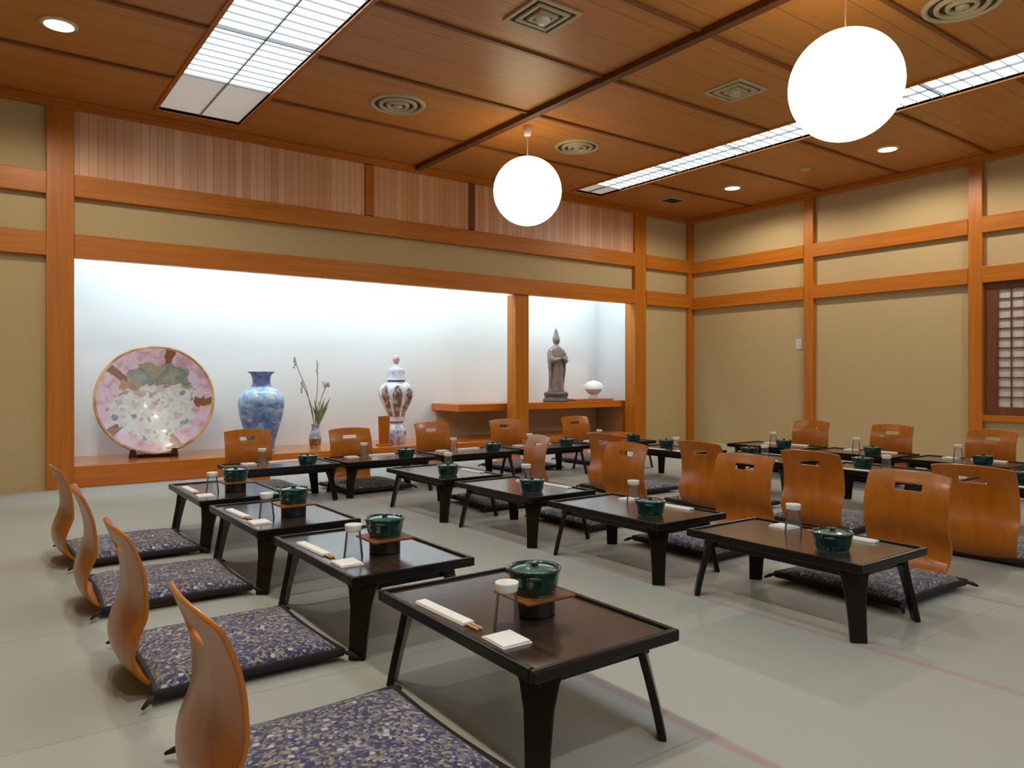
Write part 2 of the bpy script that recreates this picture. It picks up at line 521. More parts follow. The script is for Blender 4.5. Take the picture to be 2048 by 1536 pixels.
def obj(name, bm, mat, parent=None, smooth=False, bevel=0.0, subsurf=0, loc=None, segs=2):
    bmesh.ops.recalc_face_normals(bm, faces=bm.faces)
    me = bpy.data.meshes.new(name)
    bm.to_mesh(me); bm.free()
    if smooth:
        me.shade_smooth()
    me.materials.append(mat)
    o = bpy.data.objects.new(name, me)
    COL.objects.link(o)
    if parent is not None:
        o.parent = parent
    if loc is not None:
        o.location = loc
    if bevel:
        m = o.modifiers.new('bevel', 'BEVEL'); m.width = bevel; m.segments = segs; m.limit_method = 'ANGLE'; m.angle_limit = math.radians(40)
    if subsurf:
        m = o.modifiers.new('subsurf', 'SUBSURF'); m.levels = subsurf; m.render_levels = subsurf
    return o

def tag(o, label, cat, group=None):
    o['label'] = label; o['category'] = cat
    if group: o['group'] = group
    return o

def thing(name, label, cat, loc=(0, 0, 0), rz=0.0, group=None):
    o = bpy.data.objects.new(name, None)
    COL.objects.link(o)
    o.empty_display_size = 0.1
    o.location = loc; o.rotation_euler = (0, 0, rz)
    return tag(o, label, cat, group)

def struct(name, bm, mat, bevel=0.0, smooth=False, label=None):
    o = obj(name, bm, mat, bevel=bevel, smooth=smooth)
    o['kind'] = 'structure'
    if label: o['label'] = label
    return o

def dup(root, loc, rz, label, group=None):
    """a copy of a thing, its parts and their sub-parts"""
    r = root.copy(); COL.objects.link(r)
    r.location = loc; r.rotation_euler = (0, 0, rz)
    r['label'] = label
    if group: r['group'] = group
    for ch in list(root.children):
        c = ch.copy(); COL.objects.link(c); c.parent = r
        for g in list(ch.children):
            d = g.copy(); COL.objects.link(d); d.parent = c
    return r

NB = bmesh.new
def boxes(*bs):
    bm = NB()
    for b_ in bs: box(bm, *b_)
    return bm

# ---------------------------------------------------------------- room shell
XL, XR, YF, YB, ZC = -2.2, 7.87, -3.6, 6.65, 3.0
ND = 0.80   # alcove depth
NX0, NX1, NX2, NX3 = 0.652, 4.915, 5.10, 6.78
struct('floor', boxes((XL - .1, XR + .1, YF - .1, YB + .1, -0.08, 0)), M['tatami'])
# ceiling: strips left around the two long recessed lights
L1, L2 = (1.205, 1.835), (5.57, 6.0)
LY0, LY1 = -3.2, 6.43
struct('ceiling', boxes((XL - .1, L1[0], YF - .1, YB + .1, ZC, ZC + .1), (L1[1], L2[0], YF - .1, YB + .1, ZC, ZC + .1),
                        (L2[1], XR + .1, YF - .1, YB + .1, ZC, ZC + .1),
                        (L1[0], L1[1], LY1, YB + .1, ZC, ZC + .1), (L2[0], L2[1], LY1, YB + .1, ZC, ZC + .1),
                        (L1[0], L1[1], YF - .1, LY0, ZC, ZC + .1), (L2[0], L2[1], YF - .1, LY0, ZC, ZC + .1),
                        (L1[0] - .1, L1[1] + .1, LY0 - .1, LY1 + .1, ZC + .1, ZC + .12), (L2[0] - .1, L2[1] + .1, LY0 - .1, LY1 + .1, ZC + .1, ZC + .12)),
       M['ceiling'])
YW = YB + 0.035
struct('wall_back', boxes((XL - .1, 0.56, YW, YW + .1, 0, ZC), (0.56, 6.88, YW, YW + .07, 1.86, ZC), (6.88, XR + .1, YW, YW + .1, 0, ZC)), M['plaster'])
struct('wall_right', boxes((XR + .035, XR + .135, YF, 1.38, 0, ZC), (XR + .035, XR + .135, 3.0, YB + .1, 0, ZC),
                           (XR + .035, XR + .135, 1.38, 3.0, 1.86, ZC), (XR + .035, XR + .135, 1.38, 3.0, 0, 0.50)), M['plaster'])
struct('wall_left', boxes((XL - .1, XL, YF, YB + .1, 0, ZC)), M['plaster'])
struct('wall_front', boxes((XL - .1, XR + .1, YF - .1, YF, 0, ZC)), M['plaster'])
struct('wall_alcove', boxes((0.50, 6.98, YB + ND, YB + ND + .05, 0, 2.3), (0.50, 0.56, YW + .07, YB + ND, 0, 2.3),
                            (6.92, 6.98, YW + .101, YB + ND, 0, 2.3), (0.50, 6.98, YW + .071, YB + ND + .05, 2.3, 2.35)), M['alcove'])

T = [0]
def trim(bs, mat, bevel=0.004, label=None):
    T[0] += 1
    return struct('trim_%d' % T[0], boxes(*bs), mat, bevel, label=label)
# posts of the back wall
trim([(0.467, 0.652, YB - .02, YB + .16, 0, ZC)], M['post'], label='wide square wooden post left of the alcove')
trim([(4.915, 5.10, YB - .005, YB + .16, 0.172, 1.79)], M['post'], label='wooden post dividing the lit alcove')
trim([(6.78, 6.98, YB - .02, YB + .16, 0, ZC)], M['post'], label='wooden post right of the alcove')
trim([(7.80, 7.905, YB - .02, YB + .035, 0, ZC)], M['post'])
trim([(XL, XL + .1, YB - .02, YB + .035, 0, ZC)], M['post'])
trim([(3.10, 3.19, YB - .012, YB + .035, 2.44, ZC - .07)], M['post'])
trim([(4.30, 4.37, YB - .012, YB + .035, 2.44, ZC - .07)], M['sash'])
# long beams of the back wall, between posts
for a, b_ in ((XL, 0.467), (0.652, 6.78), (6.98, 7.87)):
    trim([(a, b_, YB - .03, YB + .05, 1.79, 1.97)], M['beam_x'])
    trim([(a, b_, YB - .03, YB + .05, 2.26, 2.43)], M['beam_x'])
# reed panel above the beams
struct('wall_panel_upper', boxes((0.652, 3.10, YB + .012, YB + .034, 2.43, 2.94), (3.19, 4.30, YB + .012, YB + .034, 2.43, 2.94),
                                 (4.37, 6.78, YB + .012, YB + .034, 2.43, 2.94)), M['reed'], label='vertical reddish boards above the alcove beams')
# ceiling edge mouldings
trim([(XL, XR, YB - .045, YB + .035, 2.935, 2.999)], M['beam_x'])
trim([(XR - .045, XR + .035, YF, YB - .045, 2.935, 2.999)], M['beam_y'])
trim([(XL, XL + .05, YF, YB - .045, 2.935, 2.999)], M['beam_y'])
# right wall
RP = [(4.845, 4.965), (3.075, 3.20), (1.19, 1.315), (-0.56, -0.44), (-2.3, -2.18)]
for a, b_ in RP:
    trim([(XR - .02, XR + .06, a, b_, 0, 2.935)], M['post'])
ys = [YB + .035] + [v for p in RP for v in (p[1], p[0])] + [YF]
for i in range(0, len(ys), 2):
    hi, lo = ys[i], ys[i + 1]
    trim([(XR - .03, XR + .05, lo, hi, 1.77, 1.925)], M['beam_y'])
    trim([(XR - .03, XR + .05, lo, hi, 2.25, 2.405)], M['beam_y'])
trim([(XR - .012, XR + .034, YF, 1.19, 0, 0.05)], M['beam_y'])
# shoji window between the two right posts
w = struct('window_1', boxes((XR + .03, XR + .06, 1.315, 1.42, 0.5, 1.77), (XR + .03, XR + .06, 2.96, 3.075, 0.5, 1.77), (XR + .03, XR + .06, 1.42, 2.96, 0.5, 0.58),
                             (XR + .03, XR + .06, 1.42, 2.96, 1.70, 1.77), (XR + .03, XR + .06, 2.16, 2.22, .58, 1.70)), M['sash'])
gb = NB()
for k in range(1, 12):
    box(gb, XR + .038, XR + .050, 1.42, 2.96, .58 + k * .0935 - .005, .58 + k * .0935 + .005)
for k in range(1, 14):
    box(gb, XR + .040, XR + .052, 1.42 + k * .11 - .005, 1.42 + k * .11 + .005, .58, 1.70)
obj('lattice', gb, M['sash'], w)
obj('paper', boxes((XR + .055, XR + .060, 1.42, 2.96, .58, 1.70)), M['shoji'], w)
trim([(XR - .02, XR + .06, 1.315, 3.075, 0.44, 0.50)], M['beam_y'])

# unseen glowing paper windows, added behind the camera to light the walls
w2 = struct('added_fill_window', boxes((0.2, 7.2, YF + .001, YF + .05, .30, .36), (0.2, 7.2, YF + .001, YF + .05, 2.10, 2.16), (.2, .26, YF + .001, YF + .05, .36, 2.10), (7.14, 7.2, YF + .001, YF + .05, .36, 2.10),
                              *[(0.26 + k * .98, .29 + k * .98, YF + .001, YF + .045, .36, 2.10) for k in range(1, 7)]), M['sash'])
obj('paper', boxes((.26, 7.14, YF + .005, YF + .012, .36, 2.10)), M['fill_glow'], w2)

# ceiling battens and the main beam
by = [5.68, 4.74, 3.86, 2.99, 2.13, 1.26, 0.39, -0.48, -1.35, -2.22, -3.09]
for y in by:
    bs = []
    for a, b_ in ((XL, L1[0] - .03), (L1[1] + .03, 3.62), (3.685, L2[0] - .03), (L2[1] + .03, XR - .045)):
        bs.append((a, b_, y - .016, y + .016, ZC - .016, ZC))
    trim(bs, M['batten_x'], 0.002)
trim([(3.62, 3.685, YF, YB - .045, ZC - .045, ZC)], M['batten_y'], 0.004, 'dark main ceiling beam')
for (a, b_) in (L1, L2):
    trim([(a - .03, a, LY0 - .03, LY1 + .03, ZC - .012, ZC + .02), (b_, b_ + .03, LY0 - .03, LY1 + .03, ZC - .012, ZC + .02),
          (a, b_, LY1, LY1 + .03, ZC - .012, ZC + .02), (a, b_, LY0 - .03, LY0, ZC - .012, ZC + .02)], M['beam_y'], 0.002)

# alcove dais, shelf
dais = thing('alcove_dais', 'long polished orange wooden platform filling the alcove floor', 'platform', (3.7, YB, 0))
obj('front_board', boxes((0.652 - 3.7, 6.78 - 3.7, 0.0, .06, 0.0, .17)), M['dais'], dais, bevel=0.006)
obj('deck', boxes((0.565 - 3.7, 6.915 - 3.7, .165, ND - .002, 0.12, .17), (0.655 - 3.7, 6.775 - 3.7, .061, .165, 0.12, .17)), M['dais'], dais)
sh = thing('alcove_shelf', 'raised orange wooden shelf at the right end of the alcove', 'shelf', (5.6, YB + .45, 0.17))
obj('shelf_board', boxes((4.30 - 5.6, 6.90 - 5.6, -.24, ND - .452, .315, .395)), M['dais'], sh, bevel=0.004)
obj('end_panel', boxes((6.86 - 5.6, 6.90 - 5.6, -.19, ND - .452, .0, .315)), M['plaster'], sh)
obj('end_post', boxes((6.83 - 5.6, 6.90 - 5.6, -.235, -.19, .0, .315)), M['dais'], sh)
obj('shade_panel', boxes((4.36 - 5.6, 6.84 - 5.6, ND - .475, ND - .452, .0, .315)), M['plaster'], sh)  # tan sheet, the shelf's shade put into its colour
obj('riser', boxes((6.02 - 5.6, 6.66 - 5.6, -.20, .18, .395, .422)), M['dais'], sh, bevel=0.003)

# hidden alcove tubes behind the lintel (real fluorescent battens)
def batten_light(name, x0, x1, label):
    t = thing(name, label, 'light', ((x0 + x1) / 2, YB + .20, 2.06))
    h = (x1 - x0) / 2
    obj('housing', boxes((-h, h, -.04, .04, .03, .09)), M['plastic'], t)
    bm = NB(); tube(bm, [(-h + .02, 0, .0), (h - .02, 0, .0)], .018, 10)
    obj('tube', bm, M['tube'], t, smooth=True)
    return t
batten_light('fluorescent_batten', 0.75, 4.85, 'cool white strip light hidden behind the beam over the left alcove')
batten_light('fluorescent_batten', 5.15, 6.72, 'cool white strip light hidden behind the beam over the narrow right alcove')

# ---------------------------------------------------------------- ceiling lights
def louvre_light(x0, x1, y0, ysplit, y1, label):
    cx = (x0 + x1) / 2
    t = thing('ceiling_light', label, 'ceiling light', (cx, (y0 + y1) / 2, ZC + .05), group='long recessed ceiling lights')
    oy = (y0 + y1) / 2
    hx = (x1 - x0) / 2 - .004
    obj('diffuser', boxes((-hx, hx, y0 - oy + .01, ysplit - oy, -.030, -.024)), M['louvre'], t)
    p = obj('end_diffuser', boxes((-hx, hx, ysplit - oy, y1 - oy - .01, -.030, -.024)), M['end_glow'], t)
    p['label'] = 'unlit grey end diffuser given a faint glow'
    bm = NB()
    y = ysplit
    n = int((ysplit - y0) / 0.10)
    for k in range(1, n):
        yy = ysplit - k * 0.10 - oy
        box(bm, -hx, hx, yy - .002, yy + .002, -.042, -.031)
    obj('louvre', bm, M['slat'], t)
    bars = [(-.005, .005, y0 - oy + .02, y1 - oy - .02, -.045, -.031)]
    yy = ysplit
    while yy > y0:
        bars.append((-hx, hx, yy - oy - .006, yy - oy + .006, -.045, -.031))
        yy -= 0.87
    obj('frame_bar', boxes(*bars), M['slat'], t)
    return t
louvre_light(L1[0], L1[1], LY0, 5.60, LY1, 'long wide white louvred ceiling light left of the lanterns')
louvre_light(L2[0], L2[1], LY0, 6.10, LY1, 'long narrow white louvred ceiling light right of the lanterns')

def downlight(x, y, label):
    t = thing('downlight', label, 'ceiling light', (x, y, ZC), group='round recessed downlights')
    bm = NB(); lathe(bm, [(0.080, -0.012), (0.080, 0), (.105, 0), (0.103, -.006), (.084, -0.014), (0.080, -0.012)], 36)
    obj('trim_ring', bm, M['brass'], t, smooth=True)
    bm = NB(); lathe(bm, [(0, -.018), (0.050, -.015), (0.080, -.003)], 28)
    obj('bulb', bm, M['bulb'], t, smooth=True)
    ld = bpy.data.lights.new('downlight_lamp', 'SPOT')
    ld.energy = W_SPOT; ld.color = (1.0, 0.88, 0.70); ld.spot_size = math.radians(168); ld.spot_blend = 0.35; ld.shadow_soft_size = 0.06
    lo = bpy.data.objects.new('downlight_lamp', ld); COL.objects.link(lo)
    lo.parent = t; lo.location = (0, 0, -.03)
    return t
downlight(0.435, 5.237, 'round downlight left of the wide louvred light near the alcove')
downlight(6.93, 5.264, 'farther round downlight near the right wall corner')
downlight(6.92, 3.512, 'nearer round downlight just right of the large lantern')
downlight(6.92, 1.76, 'round downlight near the right wall, out of frame')
downlight(0.435, 3.5, 'round downlight above the left chairs, out of frame')
downlight(0.435, 1.75, 'round downlight above the nearest left chair, out of frame')
downlight(0.435, 0.0, 'round downlight above the camera side, out of frame')

def lantern(x, y, z, label):
    R_ = 0.290
    t = thing('pendant_lantern', label, 'lantern', (x, y, ZC), group='round paper lanterns')
    bm = NB()
    prof = []
    n = 48
    for k in range(n + 1):
        a = -PI / 2 + PI * k / n
        prof.append((R_ * math.cos(a), z - ZC + R_ * math.sin(a)))
    prof[0] = (0, prof[0][1]); prof[-1] = (0, prof[-1][1])
    lathe(bm, prof, 56)
    obj('paper_globe', bm, M['globe'], t, smooth=True)
    bm = NB(); tube(bm, [(0, 0, -.055), (0, 0, z - ZC + R_ - .005)], .004, 8)
    obj('cord', bm, M['brass'], t)
    bm = NB(); lathe(bm, [(0, -.085), (.028, -.082), (.034, -.05), (.03, -.0), (0, 0)], 24)
    obj('ceiling_rose', bm, M['frost'], t, smooth=True)
    return t
lantern(3.83, 5.01, 2.445, 'smaller-looking round glowing paper lantern farther into the room')
lantern(3.79, 2.15, 2.425, 'larger-looking round glowing paper lantern nearer, by the narrow louvred light')

def square_vent(x, y, s, label, knob):
    t = thing('ceiling_vent', label, 'vent', (x, y, ZC), group='ceiling vents')
    bm = NB()
    for k in range(3):
        a = s / 2 - k * s * .15
        b_ = a - s * .075
        z0, z1 = -.012 - .004 * k, 0.0
        box(bm, -a, a, -a, -b_, z0, z1); box(bm, -a, a, b_, a, z0, z1)
        box(bm, -a, -b_, -b_, b_, z0, z1); box(bm, b_, a, -b_, b_, z0, z1)
    obj('grille', bm, M['vent'], t, bevel=0.002)
    obj('backing', boxes((-s / 2 + .01, s / 2 - .01, -s / 2 + .01, s / 2 - .01, -.003, -.0005)), M['vent_dark'], t)
    bm = NB(); lathe(bm, [(0, -.05), (.03, -.048), (.045, -.03), (.045, -.004), (0, -.004)], 28)
    obj('centre_cap', bm, M['vent'] if not knob else M['frost'], t, smooth=True)
    return t
square_vent(2.735, 3.43, .34, 'square beige ceiling vent nearest the camera, with a round cap', True)
square_vent(4.60, 3.47, .33, 'square beige ceiling vent between the lanterns and narrow light', False)

def round_vent(x, y, r, label):
    t = thing('ceiling_vent', label, 'vent', (x, y, ZC), group='ceiling vents')
    bm = NB()
    for a, b_, zz in ((r, r * .84, -.018), (r * .70, r * .56, -.026), (r * .42, r * .30, -.03)):
        lathe(bm, [(a, 0), (a * .99, zz * .6), ((a + b_) / 2, zz), (b_, zz * .7), (b_, 0)], 48)
    obj('diffuser_ring', bm, M['vent'], t, smooth=True)
    bm = NB(); lathe(bm, [(0, -.004), (r * .97, -.004), (r * .97, -.001), (0, -.001)], 40)
    obj('backing', bm, M['vent_dark'], t)
    bm = NB(); lathe(bm, [(0, -.03), (r * .16, -.028), (r * .18, -.005), (0, -.005)], 24)
    obj('centre_cap', bm, M['vent'], t, smooth=True)
    return t
round_vent(2.70, 5.20, .215, 'round beige ceiling vent between wide louvred light and far lantern')
round_vent(4.54, 5.18, .21, 'round beige ceiling vent just right of the far lantern')
round_vent(4.59, 1.90, .21, 'round beige ceiling vent at the upper right corner')
t = thing('air_grille', 'small dark slotted grille in the ceiling by the corner', 'vent', (6.83, 6.06, ZC))
obj('frame', boxes((-.13, .13, -.10, -.085, -.012, 0), (-.13, .13, .085, .10, -.012, 0), (-.13, -.115, -.085, .085, -.012, 0), (.115, .13, -.085, .085, -.012, 0)), M['vent'], t)
obj('slots', boxes(*[(-.115, .115, -.08 + k * .025, -.068 + k * .025, -.01, -.002) for k in range(7)]), M['vent_dark'], t)
bm = NB(); lathe(bm, [(0, -.022), (.03, -.02), (.045, -.008), (.06, -.006), (.062, 0), (0, 0)], 28)
tag(obj('smoke_detector', bm, M['vent'], smooth=True, loc=(6.916, 4.357, ZC)), 'small round smoke detector in the ceiling between the right downlights', 'detector')
sw = thing('wall_switch', 'small white switch plate on the right wall beside a post', 'switch', (XR + .035, 5.056, 1.255))
obj('plate', boxes((-.010, 0, -.04, .04, -.06, .06)), M['plastic'], sw, bevel=.002)
obj('rocker', boxes((-.015, -.010, -.015, .015, -.025, .025)), M['plastic'], sw, bevel=.001)

# ---------------------------------------------------------------- alcove ornaments
DZ = 0.17
def plate():
    t = thing('display_plate', 'very large round enamelled plate with pink floral panels on a dark stand', 'plate', (1.285, YB + .36, DZ))
    bm = NB()
    prof = smooth_prof([(0, .050), (.12, .048), (.26, .034), (.34, .018), (.42, 0.0), (.478, -.012)], 6)
    prof += [(.488, -.010), (.486, .002)] + smooth_prof([(.42, .022), (.33, .046), (.25, .062), (.20, .066), (.20, .085), (.18, .085), (.17, .068), (0, .068)], 4)
    lathe(bm, [(max(r, 0), -z) for r, z in prof], 72)
    p = obj('dish', bm, M['plate'], t, smooth=True)
    # lathe axis becomes the plate's facing direction (towards the room), leaning back a little
    p.rotation_euler = (math.radians(90 - 9), 0, math.radians(-10))
    p.location = (0.015, 0.0, .500); p.scale = (.975, .975, .975)
    s = NB()
    for sx in (-1, 1):
        x = sx * .16
        hexa(s, [(x - .03, -.16, 0), (x + .03, -.16, 0), (x + .03, .14, 0), (x - .03, .14, 0)],
             [(x - .03, -.13, .035), (x + .03, -.13, .035), (x + .03, .14, .035), (x - .03, .14, .035)])
        hexa(s, [(x - .03, -.15, .03), (x + .03, -.15, .03), (x + .03, -.11, .03), (x - .03, -.11, .03)],
             [(x - .02, -.15, .085), (x + .02, -.15, .085), (x + .02, -.125, .085), (x - .02, -.125, .085)])
        hexa(s, [(x - .02, .10, .03), (x + .02, .10, .03), (x + .02, .14, .03), (x - .02, .14, .03)],
             [(x - .015, .16, .36), (x + .015, .16, .36), (x + .015, .185, .36), (x - .015, .185, .36)])
    box(s, -.19, .19, -.02, .02, .0, .03)
    box(s, -.16, .16, .15, .175, .20, .23)
    st = obj('stand', s, M['darkwood'], t, bevel=.004)
    st.rotation_euler = (0, 0, math.radians(-10))
    return t
plate()

t = thing('blue_vase', 'tall blue and white porcelain vase right of the big plate', 'vase', (2.21, YB + .36, DZ))
bm = NB()
lathe(bm, smooth_prof([(0, 0), (.115, 0), (.12, .02), (.13, .10), (.165, .22), (.20, .36), (.208, .46), (.185, .54), (.12, .595), (.088, .615), (.082, .66), (.092, .71), (.118, .735), (.122, .745)], 6)
      + [(.112, .745), (.084, .72), (.072, .66), (.078, .60), (0, .55)], 56)
obj('body', bm, M['bluevase'], t, smooth=True)

t = thing('lidded_jar', 'tall white lidded jar with brown petal panels in the alcove', 'jar', (3.62, YB + .36, DZ))
bm = NB()
lathe(bm, smooth_prof([(0, 0), (.085, 0), (.09, .02), (.105, .08), (.10, .13), (.075, .175), (.062, .20), (.078, .225), (.085, .26), (.105, .33), (.15, .42), (.182, .51), (.175, .58), (.13, .63), (.095, .645), (.092, .66)], 6) + [(0, .66)], 56)
obj('body', bm, M['imari'], t, smooth=True)
bm = NB()
lathe(bm, smooth_prof([(0, .661), (.102, .661), (.104, .68), (.095, .72), (.088, .77), (.055, .80), (.025, .815), (.015, .835)], 5) + [(0, .835)], 48)
lid = obj('lid', bm, M['imari_lid'], t, smooth=True)
bm = NB()
lathe(bm, smooth_prof([(0, .830), (.022, .835), (.034, .86), (.040, .885), (.030, .915), (.012, .930), (0, .935)], 5), 32)
obj('finial', bm, M['finial'], lid, smooth=True)

# flowers in a small vase
t = thing('bud_vase', 'small blue and brown vase standing between two large porcelains', 'vase', (2.735, YB + .36, DZ))
bm = NB()
lathe(bm, smooth_prof([(0, 0), (.045, 0), (.052, .03), (.058, .09), (.050, .14), (.035, .18), (.032, .21), (.040, .235)], 5) + [(.034, .235), (.028, .21), (0, .17)], 32)
obj('body', bm, M['smallvase'], t, smooth=True)
bm = NB(); lathe(bm, [(.0525, .02), (.0562, .045), (.0592, .075), (.0596, .09), (.055, .10)], 32)
obj('glaze_band', bm, M['brownglaze'], t, smooth=True)
fl = thing('flower_arrangement', 'thin flower stems with a lilac bloom in the small alcove vase', 'flowers', (2.735, YB + .36, DZ + .175))
stems = [[(0, 0, 0), (-.03, .0, .15), (-.09, .0, .40), (-.17, .01, .60), (-.20, .01, .71)],
         [(0, 0, 0), (.0, -.01, .2), (.02, -.01, .45), (.015, -.01, .66), (.02, 0, .69)],
         [(.01, 0, 0), (.03, 0, .15), (.06, .0, .30), (.10, .0, .40), (.115, 0, .44)],
         [(-.005, 0, 0), (-.02, .01, .15), (-.05, .01, .28), (-.11, .01, .42), (-.13, .01, .48)],
         [(.0, .01, 0), (.015, .02, .1), (.03, .02, .2), (.05, .02, .28)]]
for i, s in enumerate(stems):
    bm = NB(); tube(bm, smooth_prof(s, 4), .0035, 6)
    obj('stem', bm, M['stem'], fl, smooth=True)
def blob(bm, c, r, squash=1.0, seg=10):
    bmesh.ops.create_icosphere(bm, subdivisions=2, radius=r, matrix=Matrix.Translation(c) @ Matrix.Diagonal((1, 1, squash, 1)))
for c, n in (((.115, 0, .45), 9), ):
    bm = NB()
    for k in range(n):
        a = 2 * PI * k / n
        blob(bm, (c[0] + .022 * math.cos(a), c[1] + .022 * math.sin(a), c[2] + .012 * math.sin(3 * a)), .017, 1.4)
    blob(bm, c, .02, 1.5)
    obj('bloom', bm, M['petal'], fl, smooth=True)
for (cs, cz) in (((-.20, .01), .70), ((.02, -.01), .64), ((-.125, .01), .46)):
    bm = NB()
    for k in range(4):
        blob(bm, (cs[0] + random.uniform(-.01, .01), cs[1], cz - k * .028), .010, 1.6)
    obj('bud', bm, M['bud'], fl, smooth=True)
for k in range(9):
    a = -0.9 + k * .24
    L = .16 + .14 * random.random()
    bm = NB()
    pts = []
    n = 7
    for i in range(n + 1):
        u = i / n
        x = .03 * u + a * .10 * u ** 1.5 + .03; z = .02 + L * u; wd = .013 * math.sin(PI * min(1, u * .95 + .05)) + .0008
        pts.append((x, z, wd))
    row = [[bm.verts.new((x - wd, .01 * math.sin(k), z)), bm.verts.new((x, .01 * math.sin(k) - wd * .5, z)), bm.verts.new((x + wd, .01 * math.sin(k), z))] for x, z, wd in pts]
    for A, B in zip(row, row[1:]):
        bm.faces.new([A[0], A[1], B[1], B[0]]); bm.faces.new([A[1], A[2], B[2], B[1]])
    o = obj('leaf', bm, M['stem'], fl, smooth=True)
    m = o.modifiers.new('thick', 'SOLIDIFY'); m.thickness = .0015

# narrow wooden panel beside the lidded jar
t = thing('wooden_upright', 'narrow light wooden upright board on the platform left of the lidded jar', 'board', (3.40, YB + .20, DZ))
hb = NB(); hexa(hb, [(-.055, -.012, 0), (.055, -.012, 0), (.055, .012, 0), (-.055, .012, 0)], [(-.065, -.012, .30), (.065, -.012, .30), (.065, .012, .30), (-.065, .012, .30)])
obj('board', hb, M['chair'], t, bevel=.008, segs=3)
obj('foot', boxes((-.07, .07, -.06, .06, 0, .015)), M['chair'], t, bevel=.004)

# robed statue on its base
t = thing('robed_statue', 'dark slender robed standing figure statue on a base on the alcove shelf', 'statue', (5.80, YB + .36, DZ + .395))
bm = NB()
lathe(bm, smooth_prof([(0, 0), (.15, 0), (.155, .03), (.135, .05), (.14, .07), (.145, .10), (.125, .12)], 4) + [(0, .12)], 40, rfun=lambda a, z: 1 + .05 * math.cos(8 * a) * (0.6 if z > .03 else 0))
obj('base', bm, M['statue_base'], t, smooth=True)
bm = NB()
secs = [(.118, .105, .085, 0), (.16, .100, .082, 0), (.26, .092, .075, 0), (.36, .092, .075, .004), (.44, .100, .080, .006), (.52, .108, .085, .006), (.56, .104, .082, .003),
        (.61, .095, .072, 0), (.65, .082, .060, 0), (.675, .055, .045, -.002), (.69, .030, .030, -.004), (.705, .026, .028, -.006), (.72, .036, .040, -.006), (.745, .044, .048, -.006),
        (.77, .045, .047, -.004), (.79, .040, .042, -.002), (.81, .032, .034, 0), (.84, .026, .026, 0), (.87, .018, .018, 0), (.895, .006, .006, 0)]
secs = smooth_prof(secs, 3)
rings = []
seg = 36
for (z, rx, ry, oy) in secs:
    ring = []
    for k in range(seg):
        a = 2 * PI * k / seg
        fold = 1.0
        if z < .66:
            fold = 1 + .055 * math.sin(9 * a + z * 9) * min(1, (.66 - z) * 8)
        # face: nose ridge at the front
        if .725 < z < .765:
            fold += .12 * max(0, math.cos(a + PI / 2)) ** 30
        ring.append(bm.verts.new((rx * fold * math.cos(a), oy + ry * fold * math.sin(a), z)))
    rings.append(ring)
for A, B in zip(rings, rings[1:]):
    for k in range(seg):
        k2 = (k + 1) % seg
        bm.faces.new([A[k], A[k2], B[k2], B[k]])
bm.faces.new(rings[0][::-1]); bm.faces.new(rings[-1])
obj('body', bm, M['statue'], t, smooth=True)
for sx in (-1, 1):       # wide sleeves coming together at the chest
    bm = NB()
    tube(bm, smooth_prof([(sx * .085, 0, .64), (sx * .112, -.02, .56), (sx * .098, -.06, .50), (sx * .045, -.10, .515), (sx * .012, -.112, .53)], 4),
         [r for r in [.026, .029, .032, .034, .036, .038, .040, .040, .038, .034, .030, .026, .022, .018, .015, .013, .012]], 14)
    obj('sleeve', bm, M['statue'], t, smooth=True)
bm = NB()
for sx in (-1, 1):
    tube(bm, [(sx * .108, -.03, .50), (sx * .112, -.03, .40), (sx * .104, -.02, .28), (sx * .10, -.02, .18)], [.022, .016, .014, .006], 10)
obj('sash_ribbon', bm, M['statue'], t, smooth=True)

# covered bowl on low foot
t = thing('covered_bowl', 'small white footed bowl with a domed cover on the alcove shelf', 'bowl', (6.42, YB + .36, DZ + .4225))
bm = NB()
lathe(bm, smooth_prof([(0, 0), (.055, 0), (.058, .012), (.040, .030), (.034, .050)], 5) + [(0, .050)], 44)
obj('foot', bm, M['white_glaze'], t, smooth=True)
bm = NB()
lathe(bm, smooth_prof([(0, .0505), (.040, .0505), (.065, .065), (.092, .090), (.102, .118)], 5) + [(0, .118)], 44)
obj('body', bm, M['finial'], t, smooth=True)
bm = NB()
lathe(bm, smooth_prof([(0, .1185), (.124, .1185), (.134, .130), (.128, .160), (.100, .195), (.055, .218), (.020, .225), (.018, .238)], 5) + [(0, .24)], 44)
obj('lid', bm, M['cover'], t, smooth=True)

